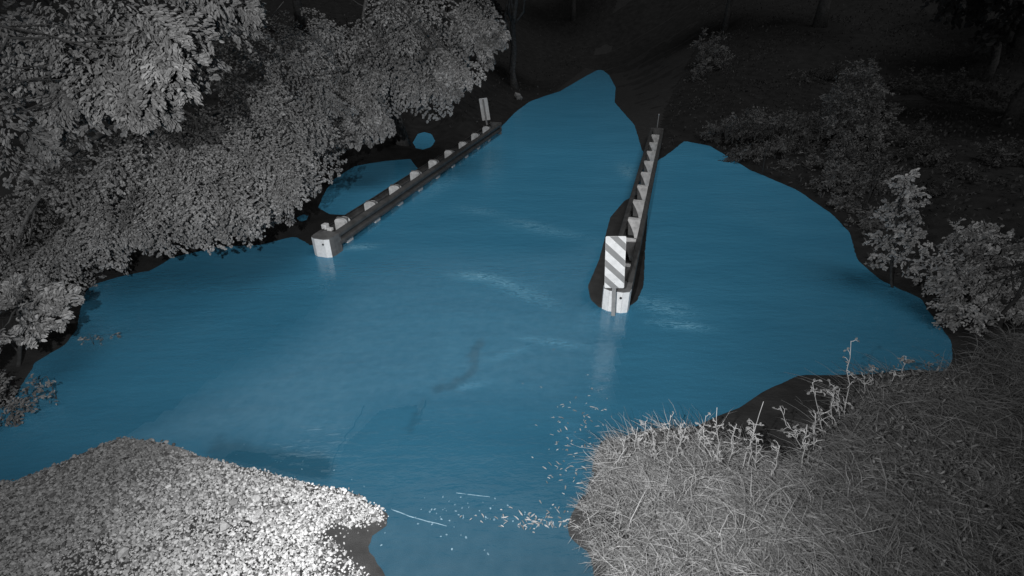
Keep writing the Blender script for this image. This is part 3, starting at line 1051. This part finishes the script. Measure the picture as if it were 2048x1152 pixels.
# ------------------------------------------------------------------ gravel on the left foreground
ph = (1 + 5 ** .5) / 2
ICO = np.array([(-1, ph, 0), (1, ph, 0), (-1, -ph, 0), (1, -ph, 0), (0, -1, ph), (0, 1, ph), (0, -1, -ph), (0, 1, -ph), (ph, 0, -1), (ph, 0, 1), (-ph, 0, -1), (-ph, 0, 1)])
ICO /= np.linalg.norm(ICO[0])
ICF = np.array([(0, 11, 5), (0, 5, 1), (0, 1, 7), (0, 7, 10), (0, 10, 11), (1, 5, 9), (5, 11, 4), (11, 10, 2), (10, 7, 6), (7, 1, 8),
                (3, 9, 4), (3, 4, 2), (3, 2, 6), (3, 6, 8), (3, 8, 9), (4, 9, 5), (2, 4, 11), (6, 2, 10), (8, 6, 7), (9, 8, 1)])


def stones(name, x, y, size, tone, sink=.3, m=None, flat=.82):
    n = len(x)
    z = height(x, y)
    v = np.tile(ICO, (n, 1, 1)) * rng.uniform(.72, 1.15, (n, 12, 1))
    sc3 = np.stack([size * rng.uniform(.9, 1.5, n), size * rng.uniform(.65, 1, n), size * rng.uniform(flat * .8, flat * 1.2, n)], 1)[:, None, :]
    v = v * sc3
    a = rng.uniform(0, 6.28, n)
    b = rng.normal(size=n) * .35
    c, s = np.cos(b)[:, None], np.sin(b)[:, None]
    vx, vz = v[:, :, 0] * c + v[:, :, 2] * s, -v[:, :, 0] * s + v[:, :, 2] * c
    c, s = np.cos(a)[:, None], np.sin(a)[:, None]
    vy = v[:, :, 1]
    v = np.stack([vx * c - vy * s + x[:, None], vx * s + vy * c + y[:, None], vz + (z + size * (1 - sink) * flat)[:, None]], -1)
    f = (np.arange(n)[:, None, None] * 12 + ICF).reshape(-1, 3)
    return obj_np(name, v.reshape(-1, 3), f, m or M['gravel'], tone=np.repeat(tone, 20))


GRAV = [(-400, 1100), (0, 972), (60, 955), (150, 920), (240, 882), (320, 890), (400, 920), (500, 944), (600, 968), (690, 988), (768, 1028), (770, 1042),
        (700, 1060), (660, 1050), (640, 1075), (690, 1105), (730, 1152), (760, 1500), (-800, 1500)]
N0 = 210000
x = rng.uniform(-6.5, -.4, N0)
y = rng.uniform(.6, 4.6, N0)
hh_ = height(x, y)
px, py = proj(x, y, hh_)
ok = in_px(px + 5 * rng.normal(size=N0), py + 4 + 7 * rng.normal(size=N0), GRAV) & (hh_ > -.012) & (px > -120) & (py < 1230)
x, y, px, py = x[ok], y[ok], px[ok], py[ok]
size = rng.choice([.0075, .010, .014, .020], len(x), p=[.46, .34, .15, .05]) * rng.uniform(.8, 1.2, len(x))
tn = np.where(rng.uniform(size=len(x)) < .2, rng.uniform(.15, .5, len(x)), rng.uniform(.55, 1.35, len(x)))
tn = 1.18 * tn * (.22 + .78 * sstep(-4.2, -1.5, x + .35 * snoise(x, y, 2.0, 44)))      # stone tone darkened to the left, in place of fading lamp light
bare = snoise(x, y, 4.5, 41) + .25 * rng.normal(size=len(x))
k_ = bare > -.42
o = stones('gravel', x[k_][:40000], y[k_][:40000], size[k_][:40000], tn[k_][:40000])
o['kind'] = 'stuff'


def single_stone(name, label, x, y, s, tone, grp, cat='stone'):
    o = stones(name, np.array([0.]), np.array([0.]), np.array([s]), np.array([tone]), .3)
    # re-centre the mesh on its own base
    co = np.array([v.co for v in o.data.vertices])
    co -= np.array([co[:, 0].mean(), co[:, 1].mean(), co[:, 2].min()])
    o.data.vertices.foreach_set('co', co.astype(np.float32).ravel())
    o.location = (x, y, gz(x, y) - .15 * s)
    return tag(o, label, cat, grp)


# bigger stones lying on the gravel: (px, py, size m, tone, label)
BIG = [(470, 1010, .045, .42, 'dark stone on the gravel nearest the middle of the heap'), (466, 1030, .035, .3, 'small dark stone below the other dark stones'),
       (488, 1022, .035, .35, 'dark stone right beside the dark stone pair'), (255, 1120, .05, .5, 'grey stone half sunk at the bottom of the gravel'),
       (455, 1065, .055, .7, 'broad pale flat stone low on the gravel'), (520, 1035, .045, .85, 'pale flat stone right of the dark stones'),
       (515, 998, .04, .85, 'pale stone near the top of the gravel crest'), (530, 978, .042, 1.0, 'whitest flat stone by the gravel rim'),
       (340, 978, .03, 1.0, 'bright stone on the gravel near the water edge')]
for a, b, s, t, lab in BIG:
    g = G(a, b, .08)
    single_stone('stone', lab, g[0], g[1], s, t, 'larger stones in the gravel')
# white chips strewn over the road and the bare asphalt
chips = []
for _ in range(400):
    a = rng.normal(960, 110)
    b = 1030 + rng.normal() * 13 - .05 * (a - 960) * 0
    chips.append((a, b))
sel = [(c, 0) for c in chips if 780 < c[0] < 1125][:38]
sel += [((rng.uniform(830, 1010), rng.uniform(975, 1030)), 0) for _ in range(18)]
sel += [((rng.uniform(650, 770), rng.uniform(1035, 1100)), 1) for _ in range(26)]
sel += [((rng.uniform(880, 990), rng.uniform(1050, 1110)), 0) for _ in range(7)]
sel += [((600 + t * 90 + rng.normal() * 12 + 40, 935 + t * 20 + rng.normal() * 12), 2) for t in rng.uniform(-2.2, 1.2, 14)]
LBL = {'road': 'small white chip on the wet road near the bottom edge', 'tip': 'white chip on the bare asphalt beside the gravel tip',
       'rim': 'white chip in the shallow water along the gravel rim', 'drift': 'white chip in the drift line next to the grass',
       'mid': 'white chip in the drift line halfway across the road', 'stick': 'white chip lying around the short pale stick',
       'long': 'white chip lying around the long thin stick'}
for (a, b), q in sel:
    key = ('tip' if q == 1 else 'rim' if q == 2 else 'road' if b > 1052 else 'stick' if b < 1010 else 'drift' if a > 1040 else 'mid' if a > 910 else 'long')
    g = G(a, b)
    single_stone('pebble', LBL[key], g[0], g[1], rng.uniform(.006, .013), rng.uniform(.6, 1.2), LBL[key].replace('small ', '').replace('white chip', 'white chips'), 'pebble')

# two bleached sticks on the road
for (a, b), (c, d_), lab in [((912, 980), (980, 988), 'short straight pale stick lying on the wet road'), ((782, 1018), (893, 1048), 'long thin pale stick on the road by the gravel tip')]:
    q0, q1 = G(a, b), G(c, d_)
    base = q0.copy()
    pts = limb_pts(q0, q1, 7, 0, .012)
    for q in pts:
        q[2] = gz(q[0], q[1]) + .014
    bm = bm_tube(bmesh.new(), [q - base for q in pts], [.0048, .005, .005, .0048, .0044, .004, .003], 6)
    o = obj_bm('stick', bm, M['stick'], None, True)
    o.location = base
    tag(o, lab, 'stick')

# flotsam: bits of straw and leaf along the grass edge and the drift line
n = 240
which = rng.uniform(size=n)
a = np.where(which < .5, rng.normal(1155, 35, n), np.where(which < .8, rng.normal(1060, 60, n), rng.normal(1110, 40, n)))
b = np.where(which < .5, rng.normal(900, 70, n), np.where(which < .8, rng.normal(1040, 8, n), rng.normal(1045, 14, n)))
pts = np.array([G(i, j) for i, j in zip(a, b)])
keep = water_sd(pts[:, 0], pts[:, 1])[0] < .05
pts = pts[keep]
n = len(pts)
pts[:, 2] = .006
aa = rng.normal(size=(n, 3))
aa[:, 2] *= .12
v, f = leaves_mesh(pts, aa, np.tile([0, 0, 1.], (n, 1)) + rng.normal(size=(n, 3)) * .2, rng.uniform(.02, .07, n), rng.uniform(.006, .016, n))
o = obj_np('flotsam', v, f, M['debris'], tone=np.repeat(rng.uniform(.15, .5, n), 2))
o['kind'] = 'stuff'

# pale rock on the far left bank
def ray_ground(px, py):
    d = ray(px, py)
    t = np.arange(2, 90, .1)
    q = np.array([0, 0, CAM_H])[:, None] + d[:, None] * t
    below = np.nonzero(q[2] < height(q[0], q[1]))[0]
    return q[:, below[0]] if len(below) else G(px, py)


g = ray_ground(1037, 200)
o = stones('rock', np.array([0.]), np.array([0.]), np.array([.32]), np.array([1.]), .3, M['rock'])
co = np.array([v.co for v in o.data.vertices])
co -= np.array([co[:, 0].mean(), co[:, 1].mean(), co[:, 2].min()])
o.data.vertices.foreach_set('co', co.astype(np.float32).ravel())
o.location = (g[0], g[1], gz(g[0], g[1]) - .05)
o.scale = (.7, .7, .7)
tag(o, 'pale rock on the dark bank beyond the left guardrail', 'rock')


# ------------------------------------------------------------------ guardrails
BZ0, BZ1 = .10, .41


def beam_bm(x0, x1, side):
    prof = [(.0, .0), (.075, .035), (.083, .05), (.083, .095), (.075, .11), (.012, .14), (.012, .17), (.075, .20), (.083, .215), (.083, .26), (.075, .275), (.0, .31)]
    back = [(q - .01, z) for q, z in prof[::-1]]
    ring = prof + back
    bm = bmesh.new()
    nseg = max(2, int((x1 - x0) / 1.0))
    rings = []
    for i in range(nseg + 1):
        xx = x0 + (x1 - x0) * i / nseg
        jz = .006 * math.sin(xx * 2.1) if 0 < i < nseg else 0
        rings.append([bm.verts.new((xx, side * (.137 + q), BZ0 + z + jz)) for q, z in ring])
    m = len(ring)
    for i in range(nseg):
        for k in range(m):
            bm.faces.new((rings[i][k], rings[i][(k + 1) % m], rings[i + 1][(k + 1) % m], rings[i + 1][k]))
    bm.faces.new(rings[0])
    bm.faces.new(rings[-1][::-1])
    return bm


def guardrail(label, nose, end, posts, tall, sheet_faces):
    dv = end - nose
    L = float(np.hypot(dv[0], dv[1]))
    root = thing('guardrail', label, 'guardrail', (nose[0], nose[1], -.3), math.atan2(dv[1], dv[0]))
    Z = .3   # water level above the root

    def part(nm, bm, m, smooth=False, parent=root, bevel=0):
        bmesh.ops.translate(bm, verts=list(bm.verts), vec=(0, 0, Z)) if parent is root else None
        return obj_bm(nm, bm, m, parent, smooth, bevel)

    for side in (1, -1):
        be = part('beam', beam_bm(.32, L, side), M['steel'])
        # splice bolts
        bm = bmesh.new()
        for k in range(len(posts)):
            for zz in (.155, .43 - .145):
                b2 = bmesh.ops.create_cone(bm, cap_ends=True, segments=8, radius1=.014, radius2=.010, depth=.014)
                bmesh.ops.rotate(bm, verts=b2['verts'], cent=(0, 0, 0), matrix=Matrix.Rotation(-side * math.pi / 2, 3, 'X'))
                bmesh.ops.translate(bm, verts=b2['verts'], vec=(posts[k] + .02, side * (.137 + .014), Z + zz + .0))
        obj_bm('bolt', bm, M['bolt'], be)
    for x in posts:
        t = BZ1 + (.075 + float(rng.normal()) * .015 if tall else .0)
        if tall:      # rounded white block standing proud of the beam, and the saddle over it
            pts = [(-.115, -.25), (.115, -.25), (.115, t - .05), (.08, t - .012), (.03, t), (-.03, t), (-.08, t - .012), (-.115, t - .05)]
        else:
            pts = [(-.12, -.25), (.12, -.25), (.12, t - .012), (.108, t), (-.108, t), (-.12, t - .012)]
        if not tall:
            pts = [(.122, t - .004), (.112, t), (-.122, t), (-.122, -.25), (-.085, -.25), (-.06, -.02), (-.02, .12), (.04, .25), (.095, .34), (.122, .38)]  # white face cut along a curve that copies the beam's shadow edge
        bm = bmesh.new()
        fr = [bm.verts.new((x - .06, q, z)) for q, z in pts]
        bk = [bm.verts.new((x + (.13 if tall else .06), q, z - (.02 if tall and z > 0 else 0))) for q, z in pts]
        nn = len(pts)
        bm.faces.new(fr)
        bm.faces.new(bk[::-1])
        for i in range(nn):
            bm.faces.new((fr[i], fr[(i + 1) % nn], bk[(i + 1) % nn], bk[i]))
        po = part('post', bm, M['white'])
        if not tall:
            part('post_shade', bm_box(x + .075, x + .16, -.118, .118, -.28, t - .03), M['steel_top'])  # darker box standing in for the shaded part of the post
        if tall:
            b3 = bm_box(x + .02, x + .07, -.119, .119, Z + t - .16, Z + t - .004)
            obj_bm('saddle', b3, M['steel_top'], po, False, .006)
    # closed far end plate
    part('end_plate', bm_box(L, L + .012, -.21, .21, -.25, BZ1 + .005), M['steel_top'])
    # rounded end terminal
    plan = [(.36, .21), (.14, .21), (.045, .19), (.0, .10), (.0, -.10), (.045, -.19), (.14, -.21), (.36, -.21)]
    term = part('end_terminal', bm_prism(plan, -.3, BZ1 - .03), M['steel_top'])
    for i in sheet_faces:
        (ax, ay), (bx, by) = plan[i], plan[i + 1]
        nx_, ny_ = (by - ay), -(bx - ax)
        ln = math.hypot(nx_, ny_)
        nx_, ny_ = nx_ / ln, ny_ / ln
        if nx_ * ((ax + bx) / 2 - .25) + ny_ * (ay + by) / 2 < 0:
            nx_, ny_ = -nx_, -ny_
        e = .003
        tx_, ty_ = (bx - ax) / ln * .0005, (by - ay) / ln * .0005
        pts = [(ax + nx_ * .001 + tx_, ay + ny_ * .001 + ty_), (bx + nx_ * .001 - tx_, by + ny_ * .001 - ty_), (bx + nx_ * (e + .001) - tx_, by + ny_ * (e + .001) - ty_), (ax + nx_ * (e + .001) + tx_, ay + ny_ * (e + .001) + ty_)]
        obj_bm('sheeting', bm_prism(pts, Z - .28, Z + BZ1 - .045), M['sheet'], term)
    b2 = bmesh.new()
    bmesh.ops.create_cone(b2, cap_ends=True, segments=10, radius1=.02, radius2=.02, depth=.02)
    bmesh.ops.rotate(b2, verts=list(b2.verts), cent=(0, 0, 0), matrix=Matrix.Rotation(math.pi / 2, 3, 'Y'))
    bmesh.ops.translate(b2, verts=list(b2.verts), vec=(-.004, -.075, Z + .27))
    obj_bm('bolt', b2, M['bolt'], term)
    # white tab and clamp behind the terminal
    part('clamp', bm_box(.38, .50, .10, .20, BZ1 - .03, BZ1 + .07), M['white'], bevel=.012)
    part('clamp', bm_box(.37, .45, -.02, .08, BZ1 - .04, BZ1 + .015), M['alu'], bevel=.008)
    return root, L, dv / L


noseL, endL = G(645, 514), G(992, 268)
noseR, endR = G(1228, 624), G(1311, 281)
guardrail('dark steel guardrail with tall white posts along the left road edge', noseL, endL, [.75 + 1.08 * k for k in range(9)], True, (3, 4, 2, 1))
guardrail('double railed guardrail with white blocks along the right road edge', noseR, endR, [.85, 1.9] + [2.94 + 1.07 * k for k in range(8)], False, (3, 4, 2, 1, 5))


# ------------------------------------------------------------------ object markers
def rounded(wd, z0, z1, r=.02, n=5):
    pts = []
    for cx, cz, a0 in ((wd / 2 - r, z1 - r, 0), (-wd / 2 + r, z1 - r, 90), (-wd / 2 + r, z0 + r, 180), (wd / 2 - r, z0 + r, 270)):
        for k in range(n):
            a = R(a0 + 90 * k / (n - 1))
            pts.append((cx + r * math.cos(a), cz + r * math.sin(a)))
    return pts


def slab(pts, y0, y1):
    bm = bmesh.new()
    a = [bm.verts.new((x, y0, z)) for x, z in pts]
    b = [bm.verts.new((x, y1, z)) for x, z in pts]
    n = len(pts)
    bm.faces.new(a)
    bm.faces.new(b[::-1])
    for i in range(n):
        bm.faces.new((a[i], b[i], b[(i + 1) % n], a[(i + 1) % n]))
    return bm


def clip(poly, a, b, c):
    out = []
    for i in range(len(poly)):
        p, q = poly[i], poly[(i + 1) % len(poly)]
        dp, dq = a * p[0] + b * p[1] - c, a * q[0] + b * q[1] - c
        if dp <= 0:
            out.append(p)
        if dp * dq < 0:
            t = dp / (dp - dq)
            out.append((p[0] + t * (q[0] - p[0]), p[1] + t * (q[1] - p[1])))
    return out


def marker(label, base, z0, z1, wd, roll, face_rz, stripes=True, post_top=None):
    root = thing('object_marker', label, 'road sign', (base[0], base[1], -.3), face_rz, 'striped hazard markers at the guardrail ends')
    root.rotation_euler = (0, roll, face_rz)
    Z = .3
    pan = rounded(wd, Z + z0, Z + z1)
    obj_bm('panel', slab(pan, -.028, -.024), M['sheet'] if stripes else M['alu'], root)
    if stripes:
        inner = rounded(wd - .004, Z + z0 + .002, Z + z1 - .002, .019)
        top = Z + z1
        k = -1
        while True:
            dlo, dhi = .095 + .2625 * k, .21 + .2625 * k
            if dlo > z1 - z0:
                break
            # stripe falls from left to right: depth below the top minus x offset between dlo and dhi
            # (top - z) - (x + wd/2) in [dlo, dhi]
            pl = clip(inner, -1, -1, dhi - top + wd / 2)
            pl = clip(pl, 1, 1, -(dlo - top + wd / 2))
            if len(pl) > 2:
                obj_bm('stripe', slab(pl, -.0295, -.0283), M['stripe'], root)
            k += 1
    obj_bm('post', bm_box(-.03, .03, -.022, .0, 0, Z + z1 - .03), M['galv'], root, False, .004)
    for zz in (z0 + .1, z1 - .1):
        b2 = bmesh.new()
        bmesh.ops.create_cone(b2, cap_ends=True, segments=8, radius1=.009, radius2=.009, depth=.008)
        bmesh.ops.rotate(b2, verts=list(b2.verts), cent=(0, 0, 0), matrix=Matrix.Rotation(math.pi / 2, 3, 'X'))
        bmesh.ops.translate(b2, verts=list(b2.verts), vec=(0, .004 if not stripes else -.033, Z + zz))
        obj_bm('bolt', b2, M['bolt'] if not stripes else M['alu'], root)


mb = G(1229, 631)
marker('diagonally striped black and white marker before the right guardrail', (mb[0], mb[1]), 0.50, 1.335, .285, R(-4), R(-8))
fb = endL + np.array([-.25, .2, 0])
marker('plain backed marker turned away at the far left guardrail end', (fb[0], fb[1]), .44, 1.2, .30, R(8), R(180 - 10), False)
# slim delineator at the far end of the right rail
dl = thing('delineator', 'slim pale pole standing at the far end of the right guardrail', 'pole', (endR[0] + .02, endR[1] + .1, -.3))
obj_bm('pole', bm_tube(bmesh.new(), [(0, 0, 0), (0, 0, .8), (0, 0, 1.12)], [.02, .016, .011], 8), M['galv'], dl, True)
obj_bm('cap', bm_tube(bmesh.new(), [(0, 0, 1.121), (0, 0, 1.16)], [.018, .014], 8), M['alu'], dl, True)
